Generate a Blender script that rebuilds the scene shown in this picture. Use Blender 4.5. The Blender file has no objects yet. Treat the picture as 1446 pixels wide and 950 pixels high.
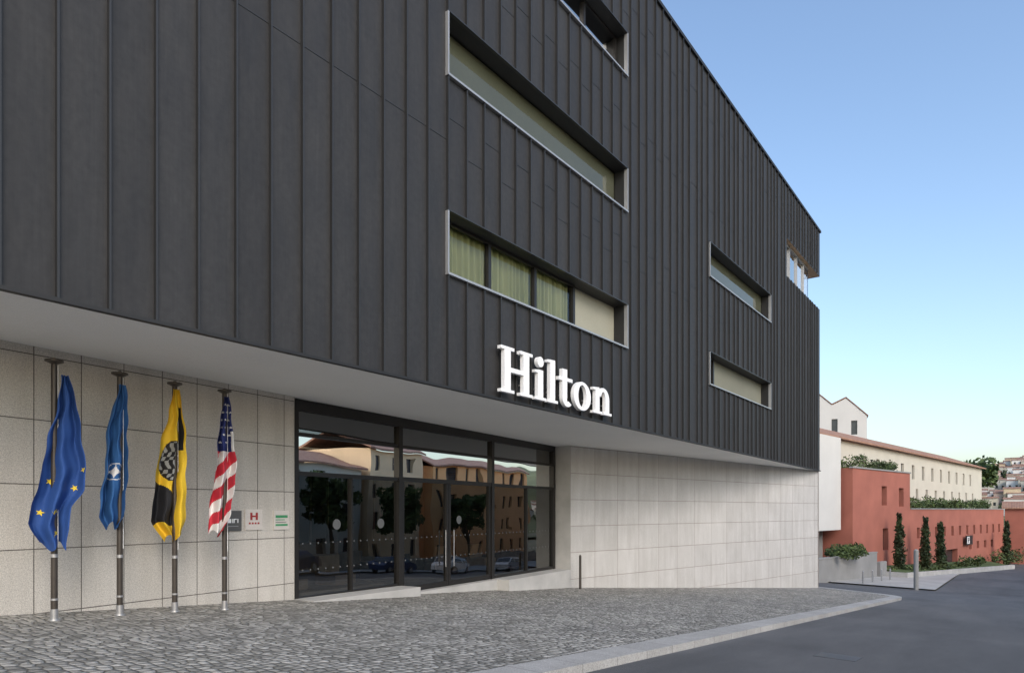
import bpy, bmesh, math, random
from mathutils import Vector
random.seed(7)
R = math.radians
scene = bpy.context.scene
COL = scene.collection

# ------------------------------------------------------------------ helpers
class MB:
    def __init__(s): s.v=[]; s.f=[]; s.m=[]
    def quad(s,a,b,c,d,m=0):
        n=len(s.v); s.v+= [a,b,c,d]; s.f.append((n,n+1,n+2,n+3)); s.m.append(m)
    def poly(s,pts,m=0):
        n=len(s.v); s.v+=list(pts); s.f.append(tuple(range(n,n+len(pts)))); s.m.append(m)
    def hexa(s,p,m=0):
        n=len(s.v); s.v+=list(p)
        for f in ((0,3,2,1),(4,5,6,7),(0,1,5,4),(1,2,6,5),(2,3,7,6),(3,0,4,7)):
            s.f.append(tuple(n+i for i in f)); s.m.append(m)
    def box(s,x0,x1,y0,y1,z0,z1,m=0):
        s.hexa([(x0,y0,z0),(x1,y0,z0),(x1,y1,z0),(x0,y1,z0),(x0,y0,z1),(x1,y0,z1),(x1,y1,z1),(x0,y1,z1)],m)
    def cyl(s,x,y,z0,z1,r0,r1=None,n=20,m=0):
        r1=r0 if r1 is None else r1
        b=len(s.v)
        for k in range(n):
            a=2*math.pi*k/n
            s.v.append((x+r0*math.cos(a),y+r0*math.sin(a),z0)); s.v.append((x+r1*math.cos(a),y+r1*math.sin(a),z1))
        for k in range(n):
            j=(k+1)%n
            s.f.append((b+2*k,b+2*j,b+2*j+1,b+2*k+1)); s.m.append(m)
        s.f.append(tuple(b+2*k for k in range(n))[::-1]); s.m.append(m)
        s.f.append(tuple(b+2*k+1 for k in range(n))); s.m.append(m)
    def prism(s,pts,y0,y1,m=0):   # pts (x,z) extruded along y
        n=len(pts); b=len(s.v)
        s.v+=[(p[0],y0,p[1]) for p in pts]+[(p[0],y1,p[1]) for p in pts]
        s.f.append(tuple(b+i for i in range(n))); s.m.append(m)
        s.f.append(tuple(b+n+i for i in range(n))[::-1]); s.m.append(m)
        for i in range(n):
            j=(i+1)%n
            s.f.append((b+i,b+n+i,b+n+j,b+j)); s.m.append(m)
    def build(s,name,mats,parent=None,loc=(0,0,0),rz=0,smooth=False):
        me=bpy.data.meshes.new(name); me.from_pydata(s.v,[],s.f)
        if not isinstance(mats,(list,tuple)): mats=[mats]
        for m in mats: me.materials.append(m)
        me.polygons.foreach_set('material_index',s.m)
        if smooth: me.polygons.foreach_set('use_smooth',[True]*len(s.f))
        me.update()
        o=bpy.data.objects.new(name,me); COL.objects.link(o)
        o.location=loc; o.rotation_euler=(0,0,rz)
        if parent: o.parent=parent
        return o
def empty(name):
    o=bpy.data.objects.new(name,None); COL.objects.link(o); return o

def openings_wall(mb,x0,x1,z0,z1,holes,depth,m_wall=0,m_rev=1,m_back=2,y=0.0,zb=None):
    """front wall at y, +y goes into the building; holes=(xa,xb,za,zb2)"""
    xs=sorted(set([x0,x1]+[h[0] for h in holes]+[h[1] for h in holes]))
    zs=sorted(set([z0,z1]+[h[2] for h in holes]+[h[3] for h in holes]))
    xs=[q for q in xs if x0<=q<=x1]; zs=[q for q in zs if z0<=q<=z1]
    for i in range(len(xs)-1):
        for j in range(len(zs)-1):
            cx=(xs[i]+xs[i+1])/2; cz=(zs[j]+zs[j+1])/2
            if any(h[0]<cx<h[1] and h[2]<cz<h[3] for h in holes): continue
            za,zb_=zs[j],zs[j]
            if zb and j==0: za,zb_=zb(xs[i]),zb(xs[i+1])
            mb.quad((xs[i],y,za),(xs[i+1],y,zb_),(xs[i+1],y,zs[j+1]),(xs[i],y,zs[j+1]),m_wall)
    for (a,b,c,d) in holes:
        if depth<=0: continue
        mb.quad((a,y,c),(a,y+depth,c),(a,y+depth,d),(a,y,d),m_rev)
        mb.quad((b,y,c),(b,y,d),(b,y+depth,d),(b,y+depth,c),m_rev)
        mb.quad((a,y,c),(b,y,c),(b,y+depth,c),(a,y+depth,c),m_rev)
        mb.quad((a,y,d),(a,y+depth,d),(b,y+depth,d),(b,y,d),m_rev)
        if m_back is not None:
            mb.quad((a,y+depth,c),(b,y+depth,c),(b,y+depth,d),(a,y+depth,d),m_back)

# ------------------------------------------------------------------ materials
def nmat(name):
    m=bpy.data.materials.new(name); m.use_nodes=True
    nt=m.node_tree; b=nt.nodes['Principled BSDF']; return m,nt,b
def N(nt,t,**k):
    n=nt.nodes.new(t)
    for a,v in k.items(): setattr(n,a,v)
    return n
def mixc(nt,fac,a,b,blend='MIX'):
    n=nt.nodes.new('ShaderNodeMix'); n.data_type='RGBA'; n.blend_type=blend
    for sock,val in ((n.inputs[0],fac),(n.inputs[6],a),(n.inputs[7],b)):
        if hasattr(val,'links') or isinstance(val,bpy.types.NodeSocket): nt.links.new(val,sock)
        elif isinstance(val,(int,float)): sock.default_value=val
        else: sock.default_value=(*val,1)
    return n.outputs[2]
def ramp(nt,src,a,b,ca=(0,0,0),cb=(1,1,1)):
    r=nt.nodes.new('ShaderNodeValToRGB'); r.color_ramp.elements[0].position=a; r.color_ramp.elements[1].position=b
    r.color_ramp.elements[0].color=(*ca,1); r.color_ramp.elements[1].color=(*cb,1)
    nt.links.new(src,r.inputs[0]); return r.outputs[0]
def noise(nt,vec,scale,detail=4,rough=.55):
    n=nt.nodes.new('ShaderNodeTexNoise'); n.inputs['Scale'].default_value=scale
    n.inputs['Detail'].default_value=detail; n.inputs['Roughness'].default_value=rough
    nt.links.new(vec,n.inputs['Vector']); return n.outputs['Fac']
def objc(nt): return nt.nodes.new('ShaderNodeTexCoord').outputs['Object']
def bump(nt,b,h,strength=.3,dist=.01):
    n=nt.nodes.new('ShaderNodeBump'); n.inputs['Strength'].default_value=strength; n.inputs['Distance'].default_value=dist
    nt.links.new(h,n.inputs['Height']); nt.links.new(n.outputs[0],b.inputs['Normal'])
def mapping(nt,vec,sc):
    n=nt.nodes.new('ShaderNodeMapping'); n.inputs['Scale'].default_value=sc; nt.links.new(vec,n.inputs[0]); return n.outputs[0]

def simple(name,col,rough=.7,var=.18,sc=3.0,fine=40,metal=0,bmp=.15,spec=.5):
    m,nt,b=nmat(name); o=objc(nt)
    n1=noise(nt,o,sc,5); n2=noise(nt,o,fine,3)
    dark=tuple(c*(1-var) for c in col); lite=tuple(min(1,c*(1+var)) for c in col)
    c=mixc(nt,ramp(nt,n1,.3,.7),dark,lite)
    c=mixc(nt,1.0,c,ramp(nt,n2,.35,.65,(.9,.9,.9),(1,1,1)),'MULTIPLY')
    nt.links.new(c,b.inputs['Base Color'])
    b.inputs['Roughness'].default_value=rough; b.inputs['Metallic'].default_value=metal
    b.inputs['Specular IOR Level'].default_value=spec
    if bmp: bump(nt,b,n2,bmp,.004)
    return m

def tile_mat(name,col,jc,w,h,mort,offx=0,offz=0,var=.05):
    m,nt,b=nmat(name); o=objc(nt)
    sp=N(nt,'ShaderNodeSeparateXYZ'); nt.links.new(o,sp.inputs[0])
    cb=N(nt,'ShaderNodeCombineXYZ')
    a1=N(nt,'ShaderNodeMath',operation='ADD'); a1.inputs[1].default_value=offx; nt.links.new(sp.outputs[0],a1.inputs[0])
    a2=N(nt,'ShaderNodeMath',operation='ADD'); a2.inputs[1].default_value=offz; nt.links.new(sp.outputs[2],a2.inputs[0])
    nt.links.new(a1.outputs[0],cb.inputs[0]); nt.links.new(a2.outputs[0],cb.inputs[1])
    br=N(nt,'ShaderNodeTexBrick'); br.offset=0; br.squash=1
    br.inputs['Scale'].default_value=1; br.inputs['Brick Width'].default_value=w; br.inputs['Row Height'].default_value=h
    br.inputs['Mortar Size'].default_value=mort; br.inputs['Mortar Smooth'].default_value=.1
    br.inputs['Color1'].default_value=(*[c*(1-var) for c in col],1); br.inputs['Color2'].default_value=(*[min(1,c*(1+var)) for c in col],1)
    br.inputs['Mortar'].default_value=(*jc,1)
    nt.links.new(cb.outputs[0],br.inputs['Vector'])
    sp2=noise(nt,o,75,3,.75); sp3=noise(nt,o,28,3,.6); st=noise(nt,mapping(nt,o,(2.5,2.5,.35)),1.3,5); cl=noise(nt,o,1.0,4)
    mul=mixc(nt,1.0,br.outputs['Color'],ramp(nt,sp2,.38,.56,(.56,.56,.57),(1.06,1.06,1.06)),'MULTIPLY')
    mul=mixc(nt,1.0,mul,ramp(nt,sp3,.35,.62,(.86,.86,.86),(1.02,1.02,1.02)),'MULTIPLY')
    mul=mixc(nt,1.0,mul,ramp(nt,st,.3,.7,(.84,.83,.82),(1,1,1)),'MULTIPLY')
    mul=mixc(nt,1.0,mul,ramp(nt,cl,.3,.7,(.90,.90,.89),(1,1,1)),'MULTIPLY')
    nt.links.new(mul,b.inputs['Base Color']); b.inputs['Roughness'].default_value=.72
    inv=N(nt,'ShaderNodeMath',operation='SUBTRACT'); inv.inputs[0].default_value=1; nt.links.new(br.outputs['Fac'],inv.inputs[1])
    bump(nt,b,inv.outputs[0],.6,.01)
    return m

M_tileL=tile_mat('granite_cladding',(.66,.625,.57),(.13,.115,.10),.725,1.03,.008,0.20,5.15-.41+.0)
M_tileR=tile_mat('granite_cladding_pale',(.68,.66,.63),(.36,.30,.27),1.45,1.03,.010,0,5.15-.41)

# zinc
def zinc():
    m,nt,b=nmat('dark_zinc'); o=objc(nt)
    sp=N(nt,'ShaderNodeSeparateXYZ'); nt.links.new(o,sp.inputs[0])
    a=N(nt,'ShaderNodeMath',operation='SUBTRACT'); a.inputs[1].default_value=3.467; nt.links.new(sp.outputs[0],a.inputs[0])
    d=N(nt,'ShaderNodeMath',operation='DIVIDE'); d.inputs[1].default_value=.603; nt.links.new(a.outputs[0],d.inputs[0])
    fl=N(nt,'ShaderNodeMath',operation='FLOOR'); nt.links.new(d.outputs[0],fl.inputs[0])
    wn=N(nt,'ShaderNodeTexWhiteNoise',noise_dimensions='1D'); nt.links.new(fl.outputs[0],wn.inputs['W'])
    c=mixc(nt,wn.outputs['Value'],(.031,.0305,.031),(.037,.0365,.037))
    n1=noise(nt,mapping(nt,o,(1.5,1.5,.5)),1.2,6,.65); n2=noise(nt,o,9,5,.6); n4=noise(nt,mapping(nt,o,(22,22,.6)),1,4,.6)
    c=mixc(nt,1.0,c,ramp(nt,n1,.3,.72,(.80,.80,.81),(1.15,1.15,1.15)),'MULTIPLY')
    c=mixc(nt,1.0,c,ramp(nt,n2,.3,.7,(.86,.86,.86),(1.12,1.12,1.12)),'MULTIPLY')
    c=mixc(nt,1.0,c,ramp(nt,n4,.3,.7,(.93,.93,.93),(1.07,1.07,1.07)),'MULTIPLY')
    nt.links.new(c,b.inputs['Base Color']); b.inputs['Metallic'].default_value=.0
    b.inputs['Specular IOR Level'].default_value=.3
    nt.links.new(ramp(nt,n1,.2,.8,(.48,.48,.48),(.66,.66,.66)),b.inputs['Roughness'])
    n3=noise(nt,mapping(nt,o,(2.0,2.0,.7)),1.6,2)
    bump(nt,b,n3,.4,.03)
    return m
M_zinc=zinc()
M_zincseam=simple('zinc_seam',(.024,.024,.0245),.45,.1,2,30,.0)
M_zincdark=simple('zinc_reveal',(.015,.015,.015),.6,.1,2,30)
M_soffit=simple('soffit_render',(.82,.82,.81),.85,.03,.5,60)
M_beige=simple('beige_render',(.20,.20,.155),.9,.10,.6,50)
M_beige2=simple('pale_beige_render',(.34,.33,.26),.9,.06,.6,50)
M_alu=simple('aluminium_trim',(.42,.42,.42),.4,.05,3,40,.5)
M_frame=simple('dark_frame',(.025,.023,.022),.4,.1,3,40,.3)
M_white=simple('white_letter',(.88,.88,.88),.5,.01,2,30,0,.02)
M_granite=simple('kerb_granite',(.46,.45,.43),.8,.14,1.2,120)
M_wood=simple('wood_soffit',(.45,.30,.18),.6,.1,3,40)
M_bronze=simple('bronze_pole',(.06,.05,.042),.4,.15,6,60,.3)
M_steel=simple('steel',(.45,.45,.46),.35,.1,5,60,.7)
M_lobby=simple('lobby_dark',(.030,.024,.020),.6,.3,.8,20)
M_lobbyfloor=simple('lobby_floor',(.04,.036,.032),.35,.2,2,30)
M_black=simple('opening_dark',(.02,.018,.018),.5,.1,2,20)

def glass(name,fac,tint):
    m,nt,b=nmat(name); nt.nodes.remove(b); out=nt.nodes['Material Output']
    t=N(nt,'ShaderNodeBsdfTransparent'); t.inputs[0].default_value=(*tint,1)
    g=N(nt,'ShaderNodeBsdfGlossy'); g.inputs['Roughness'].default_value=.0; g.inputs['Color'].default_value=(.95,.96,.96,1)
    o=objc(nt); nn=noise(nt,mapping(nt,o,(.6,.6,.5)),1.0,1)
    bp=N(nt,'ShaderNodeBump'); bp.inputs['Strength'].default_value=.3; bp.inputs['Distance'].default_value=.03; nt.links.new(nn,bp.inputs['Height']); nt.links.new(bp.outputs[0],g.inputs['Normal'])
    fr=N(nt,'ShaderNodeFresnel'); fr.inputs['IOR'].default_value=1.5
    ad=N(nt,'ShaderNodeMath',operation='ADD',use_clamp=True); ad.inputs[1].default_value=fac; nt.links.new(fr.outputs[0],ad.inputs[0])
    mx=N(nt,'ShaderNodeMixShader'); nt.links.new(ad.outputs[0],mx.inputs[0]); nt.links.new(t.outputs[0],mx.inputs[1]); nt.links.new(g.outputs[0],mx.inputs[2])
    nt.links.new(mx.outputs[0],out.inputs[0]); return m
M_glass=glass('entrance_glass',.13,(.6,.62,.6))
M_glassUp=glass('entrance_glass_coated',.80,(.5,.52,.5))
M_glassTop=glass('window_glass',.0,(.9,.92,.85))
M_glassBlue=glass('corner_glass',.45,(.5,.55,.6))

def cobble():
    m,nt,b=nmat('granite_setts'); o=objc(nt)
    ds=N(nt,'ShaderNodeTexNoise'); ds.inputs['Scale'].default_value=1.2; nt.links.new(o,ds.inputs['Vector'])
    add=N(nt,'ShaderNodeVectorMath',operation='MULTIPLY_ADD'); nt.links.new(ds.outputs['Color'],add.inputs[0]); add.inputs[1].default_value=(.14,.14,0); nt.links.new(o,add.inputs[2])
    mp=mapping(nt,add.outputs[0],(7.6,7.6,0))
    v=N(nt,'ShaderNodeTexVoronoi',feature='DISTANCE_TO_EDGE',voronoi_dimensions='2D'); v.inputs['Scale'].default_value=1; v.inputs['Randomness'].default_value=.6; nt.links.new(mp,v.inputs['Vector'])
    v2=N(nt,'ShaderNodeTexVoronoi',feature='F1',voronoi_dimensions='2D'); v2.inputs['Scale'].default_value=1; v2.inputs['Randomness'].default_value=.6; nt.links.new(mp,v2.inputs['Vector'])
    bw=N(nt,'ShaderNodeRGBToBW'); nt.links.new(v2.outputs['Color'],bw.inputs[0])
    stone=mixc(nt,ramp(nt,bw.outputs[0],.15,.85),(.24,.235,.215),(.60,.58,.54))
    big=noise(nt,o,.35,5,.6); mid=noise(nt,o,1.6,4,.6)
    stone=mixc(nt,1.0,stone,ramp(nt,big,.3,.7,(.76,.76,.76),(1.08,1.07,1.05)),'MULTIPLY')
    stone=mixc(nt,1.0,stone,ramp(nt,mid,.3,.7,(.82,.82,.80),(1.08,1.08,1.08)),'MULTIPLY')
    fine=noise(nt,o,70,3)
    stone=mixc(nt,1.0,stone,ramp(nt,fine,.3,.7,(.72,.72,.72),(1.08,1.08,1.08)),'MULTIPLY')
    edge=ramp(nt,v.outputs['Distance'],.02,.13)
    c=mixc(nt,edge,(.085,.08,.066),stone)
    nt.links.new(c,b.inputs['Base Color']); b.inputs['Roughness'].default_value=.8
    hh=N(nt,'ShaderNodeMath',operation='MULTIPLY_ADD'); nt.links.new(fine,hh.inputs[0]); hh.inputs[1].default_value=.25; nt.links.new(ramp(nt,v.outputs['Distance'],.0,.28),hh.inputs[2])
    bump(nt,b,hh.outputs[0],.9,.035)
    return m
M_cobble=cobble()
def asphalt():
    m,nt,b=nmat('asphalt'); o=objc(nt)
    big=noise(nt,mapping(nt,o,(.22,1,1)),.7,6,.65); f=noise(nt,o,110,3,.7); pt=noise(nt,o,.16,3,.5)
    c=mixc(nt,ramp(nt,big,.32,.68),(.082,.083,.086),(.122,.122,.124))
    c=mixc(nt,1.0,c,ramp(nt,f,.3,.7,(.55,.55,.55),(1.4,1.4,1.4)),'MULTIPLY')
    c=mixc(nt,1.0,c,ramp(nt,pt,.45,.55,(.88,.88,.88),(1.06,1.06,1.06)),'MULTIPLY')
    nt.links.new(c,b.inputs['Base Color']); b.inputs['Roughness'].default_value=.85; bump(nt,b,f,.7,.01); return m
M_asphalt=asphalt()
M_paving=simple('pale_paving',(.40,.39,.37),.85,.12,.5,30)
M_red=simple('red_render',(.36,.125,.088),.9,.14,.35,30)
M_cream=simple('cream_render',(.56,.53,.45),.9,.06,.3,30)
M_whitewall=simple('white_render',(.62,.61,.58),.9,.05,.3,30)
M_greywall=simple('grey_concrete',(.27,.27,.265),.9,.12,.5,30)
M_orange=simple('orange_render',(.85,.46,.20),.9,.10,.35,30)
M_peach=simple('peach_render',(.85,.62,.38),.9,.10,.35,30)
M_win=simple('window_dark',(.035,.04,.045),.15,.2,2,10,0,0)
M_grass=simple('grass',(.065,.10,.03),.95,.35,1.5,30)
M_earth=simple('dry_ground',(.16,.15,.10),.95,.3,.05,3)
def rooftile():
    m,nt,b=nmat('terracotta_tiles'); o=objc(nt)
    w=N(nt,'ShaderNodeTexWave'); w.inputs['Scale'].default_value=1.6; w.bands_direction='X'; nt.links.new(o,w.inputs['Vector'])
    n=noise(nt,o,1.5,5)
    c=mixc(nt,ramp(nt,n,.3,.7),(.30,.15,.10),(.42,.25,.17)); c=mixc(nt,1.0,c,ramp(nt,w.outputs['Fac'],.0,.6,(.7,.7,.7),(1,1,1)),'MULTIPLY')
    nt.links.new(c,b.inputs['Base Color']); b.inputs['Roughness'].default_value=.85; bump(nt,b,w.outputs['Fac'],.5,.05); return m
M_roof=rooftile()
def leaf(name,a,bb,sc=.9):
    m,nt,b=nmat(name); g=N(nt,'ShaderNodeNewGeometry'); o=objc(nt)
    c=mixc(nt,g.outputs['Random Per Island'],a,bb); n=noise(nt,o,sc,3)
    c=mixc(nt,1.0,c,ramp(nt,n,.35,.65,(.55,.55,.55),(1.25,1.25,1.15)),'MULTIPLY')
    nt.links.new(c,b.inputs['Base Color']); b.inputs['Roughness'].default_value=.7; return m
M_leaf=leaf('leaf_green',(.035,.065,.018),(.10,.14,.035))
M_cyp=leaf('leaf_cypress',(.018,.035,.012),(.045,.07,.022))
M_bark=simple('bark',(.10,.075,.05),.9,.25,4,30)

# ------------------------------------------------------------------ world, sun, camera
w=bpy.data.worlds.new('World'); scene.world=w; w.use_nodes=True
nt=w.node_tree; bg=nt.nodes['Background']
sky=nt.nodes.new('ShaderNodeTexSky'); sky.sky_type='NISHITA'; sky.sun_disc=False
SUN_EL=33; SUN_AZ=-145   # azimuth measured from +Y towards +X
sky.sun_elevation=R(SUN_EL); sky.sun_rotation=R(SUN_AZ); sky.air_density=1.15; sky.dust_density=2.2; sky.ozone_density=2.2
nt.links.new(sky.outputs[0],bg.inputs[0]); bg.inputs[1].default_value=.27
sd=Vector((math.cos(R(SUN_EL))*math.sin(R(SUN_AZ)),math.cos(R(SUN_EL))*math.cos(R(SUN_AZ)),math.sin(R(SUN_EL))))
L=bpy.data.lights.new('sun','SUN'); L.energy=1.15; L.angle=R(24); L.color=(1,.95,.88)
lo=bpy.data.objects.new('sun',L); COL.objects.link(lo); lo.rotation_euler=sd.to_track_quat('Z','Y').to_euler(); lo.location=(0,-60,60)
cam=bpy.data.cameras.new('camera'); co=bpy.data.objects.new('camera',cam); COL.objects.link(co)
co.location=(0,0,0); co.rotation_euler=(R(90),0,R(36.41-90)); cam.sensor_width=36; cam.lens=24.0; cam.shift_y=.1694
cam.clip_end=3000; cam.clip_start=.1
scene.camera=co
scene.view_settings.view_transform='Standard'; scene.view_settings.look='None'; scene.view_settings.exposure=0

# ------------------------------------------------------------------ terrain  (eye level is z=0)
def gz(X,Y):
    b=-.075*max(X,-60) if X<62 else -4.65-.03*(min(X,120)-62)
    return -1.58+b+.02*max(-15,min(30,Y))
def grid(name,xs,ys,dz,mat,zf=gz):
    mb=MB(); nx=len(xs); ny=len(ys)
    mb.v=[(x,y,zf(x,y)+dz) for y in ys for x in xs]
    for j in range(ny-1):
        for i in range(nx-1):
            a=j*nx+i; mb.f.append((a,a+1,a+nx+1,a+nx)); mb.m.append(0)
    return mb.build(name,mat)
def fr(a,b,n): return [a+(b-a)*i/n for i in range(n+1)]
grid('ground',fr(-400,-60,4)[:-1]+fr(-60,62,12)[:-1]+fr(62,120,6)[:-1]+fr(120,1500,8),fr(-900,-15,5)[:-1]+fr(-15,30,5)[:-1]+fr(30,900,5),-.4,M_earth)
grid('road',fr(-60,62,12)[:-1]+fr(62,120,6)[:-1]+[120,150],[-7,0,5.0],-.12,M_asphalt)
grid('side_street',[38,45,50,55,62],[5.0,10,20,30,60],-.124,M_asphalt)
grid('plaza_paving',[62,66,70,80,90,100,120,150],[5.0,10,14,20,30],-.02,M_paving)
grid('far_pavement',fr(-60,62,12)[:-1]+fr(62,120,6)+[150],[-14,-7.4],0,M_paving)

# hotel wall footprint lines
def yL(x): return 12.49 if x<3.7 else 12.05+.12*x
def yG(x): return 12.40+.0993*x
def yR(x): return 13.9+(x-22.67)*(9.66-13.9)/(44.6-22.67)
def yback(x):
    if x<9.55: return yL(x)
    if x<22.67: return yG(x)
    return yR(x)
xs=fr(-40,9.5,20)+[9.56]+fr(9.8,22.6,8)+[22.7]+fr(24,41,10)
mb=MB(); ny=8
for x in xs:
    yb=yback(x)+.12
    for j in range(ny+1):
        y=5.2+(yb-5.2)*j/ny; mb.v.append((x,y,gz(x,y)))
for i in range(len(xs)-1):
    for j in range(ny):
        a=i*(ny+1)+j; mb.f.append((a,a+ny+1,a+ny+2,a+1)); mb.m.append(0)
path=[(x,4.98) for x in fr(-40,40,16)]+[(41.2,5.1),(42.2,5.5),(43.2,6.3),(45.5,9.0),(47,11.5),(47.6,14),(47.6,26),(47.6,40)]
cp=[p for p in path if p[0]>40.9]
b0=len(mb.v)
cy=[5.2]+[p[1] for p in cp if p[1]>5.3]
cx=[41.2]+[p[0] for p in cp if p[1]>5.3]
for x1,y in zip(cx,cy):
    for k in range(4):
        x=41+(x1-41)*k/3; mb.v.append((x,y,gz(x,y)))
for i in range(len(cy)-1):
    for k in range(3):
        a=b0+i*4+k; mb.f.append((a,a+1,a+5,a+4)); mb.m.append(0)
mb.build('cobbled_pavement',M_cobble)
# kerb strip
mb=MB(); hw=.27; P=[Vector((p[0],p[1])) for p in path]; Ls=[];Rs=[]
for i,p in enumerate(P):
    d=(P[min(i+1,len(P)-1)]-P[max(i-1,0)]).normalized(); n=Vector((-d.y,d.x))
    Ls.append(p+n*hw); Rs.append(p-n*hw)
for i in range(len(P)-1):
    q=[Rs[i],Rs[i+1],Ls[i+1],Ls[i]]
    mb.hexa([(v.x,v.y,gz(v.x,v.y)-.3) for v in q]+[(v.x,v.y,gz(v.x,v.y)+.006) for v in q])
mb.build('granite_kerb',tile_mat('kerb_stone',(.50,.49,.47),(.22,.21,.20),1.0,50,.008,0,20,.09))

# ------------------------------------------------------------------ HOTEL
H=empty('hotel_building')
XE=44.6; X0=-32; YF=9.6; ZT=16.88
def bot(t): return 2.61-.0052*(max(t,0)-2.88)
wins=[(10.7,18.88,13.26,14.55),(10.7,18.88,9.12,10.42),(10.7,18.88,4.96,6.26),(25.9,34.07,9.1,10.4),(25.9,34.07,4.9,6.14)]
corner=(37.13,XE,12.2,14.2)
mb=MB()
openings_wall(mb,X0,XE,2.0,ZT,wins+[corner],0,y=0,zb=bot)
DEP=.42
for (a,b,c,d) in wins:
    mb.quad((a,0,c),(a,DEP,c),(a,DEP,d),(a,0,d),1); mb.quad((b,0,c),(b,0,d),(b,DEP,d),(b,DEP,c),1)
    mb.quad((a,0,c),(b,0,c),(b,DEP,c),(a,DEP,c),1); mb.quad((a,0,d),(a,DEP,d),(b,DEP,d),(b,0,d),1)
BY=26
for (y0,y1,z0,z1) in ((0,6,bot(XE),12.2),(0,6,14.2,ZT),(6,BY,bot(XE),ZT)):
    mb.quad((XE,y0,z0),(XE,y1,z0),(XE,y1,z1),(XE,y0,z1),0)
mb.quad((X0,0,bot(X0)),(X0,BY,bot(X0)),(X0,BY,ZT),(X0,0,ZT),0)
mb.quad((X0,BY,-6),(XE,BY,-6),(XE,BY,ZT),(X0,BY,ZT),0)
mb.quad((X0,0,ZT),(XE,0,ZT),(XE,BY,ZT),(X0,BY,ZT),1)
mb.build('zinc_facade',[M_zinc,M_zincdark],H,(0,YF,0))
# corner loggia
mb=MB()
mb.box(37.13,41.66,.30,.34,12.2,14.2,0)
mb.quad((41.66,.0,12.2),(41.66,6,12.2),(41.66,6,14.2),(41.66,0,14.2),0)
mb.quad((41.66,6,12.2),(XE,6,12.2),(XE,6,14.2),(41.66,6,14.2),0)
mb.build('corner_glazing',M_glassBlue,H,(0,YF,0))
mb=MB()
for t in (37.15,38.6,40.1,41.62): mb.box(t,t+.08,.22,.30,12.2,14.2)
mb.box(37.13,41.66,.2,.3,12.2,12.28); mb.box(37.13,41.66,.2,.3,14.12,14.2)
mb.build('corner_window_frame',M_alu,H,(0,YF,0))
mb=MB(); mb.quad((37.13,0.005,14.195),(XE-.01,.005,14.195),(XE-.01,6,14.195),(37.13,6,14.195)); mb.build('loggia_soffit',M_wood,H,(0,YF,0))
mb=MB(); mb.quad((37.13,0.005,12.205),(XE-.01,.005,12.205),(XE-.01,6,12.205),(37.13,6,12.205)); mb.quad((37.2,2,12.2),(41.6,2,12.2),(41.6,2,14.2),(37.2,2,14.2)); mb.build('loggia_floor',M_beige2,H,(0,YF,0))
# seams
allw=wins+[corner]
mb=MB(); rnd=random.Random(3); panel=[]
for k in range(-58,72):
    t=3.467+.603*k
    if t>20: t+=rnd.uniform(-.11,.11)
    if t<X0+.1 or t>XE-.1: continue
    panel.append(t)
    segs=[(bot(t)-.01,ZT)]
    for (a,b,c,d) in allw:
        if a-.03<t<b+.03:
            ns=[]
            for (p,q) in segs:
                if c>p and d<q: ns+=[(p,c-.03),(d+.03,q)]
                else: ns.append((p,q))
            segs=ns
    for (p,q) in segs:
        mb.box(t-.013,t+.013,-.07,.003,p,q)
        mb.box(t+.013,t+.036,-.014,.003,p,q)
mb.build('standing_seams',M_zincseam,H,(0,YF,0))
mb=MB()
for i in range(len(panel)-1):
    a,b=panel[i]+.038,panel[i+1]-.015
    for zj in ((7.76 if panel[i]<10.5 else (7.6 if i%2 else 8.25)),(11.7 if i%2 else 12.05),(15.2 if i%2 else 15.6),(3.6 if (i%3==0 and panel[i]>19) else None)):
        if zj is None: continue
        if any(w_[0]-.6<(a+b)/2<w_[1]+.6 and w_[2]-.05<zj<w_[3]+.05 for w_ in allw): continue
        mb.box(a,b,-.008,.002,zj,zj+.012)
mb.build('panel_joints',M_zincseam,H,(0,YF,0))
mb=MB(); mb.box(X0,XE+.06,-.08,.3,ZT-.02,ZT+.1); mb.build('parapet_cap',M_zincdark,H,(0,YF,0))
mb=MB(); n=30
for i in range(n):
    a=X0+(XE-X0)*i/n; b=X0+(XE-X0)*(i+1)/n
    mb.hexa([(a,-.075,bot(a)-.03),(b,-.075,bot(b)-.03),(b,.03,bot(b)-.03),(a,.03,bot(a)-.03),(a,-.075,bot(a)+.02),(b,-.075,bot(b)+.02),(b,.03,bot(b)+.02),(a,.03,bot(a)+.02)])
mb.build('cladding_drip_edge',M_zincdark,H,(0,YF,0))
# window trims
mb=MB()
for (a,b,c,d) in wins:
    mb.box(a-.03,b+.03,-.085,.42,c-.035,c+.012)
    mb.box(a-.03,a+.012,-.075,.05,c+.013,d); mb.box(b-.012,b+.03,-.075,.05,c+.013,d)
mb.build('window_sills',M_alu,H,(0,YF,0))
mb=MB()
for (a,b,c,d) in wins: mb.box(a-.03,b+.03,-.075,.05,d+.001,d+.03)
mb.build('window_heads',M_zincseam,H,(0,YF,0))
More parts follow.
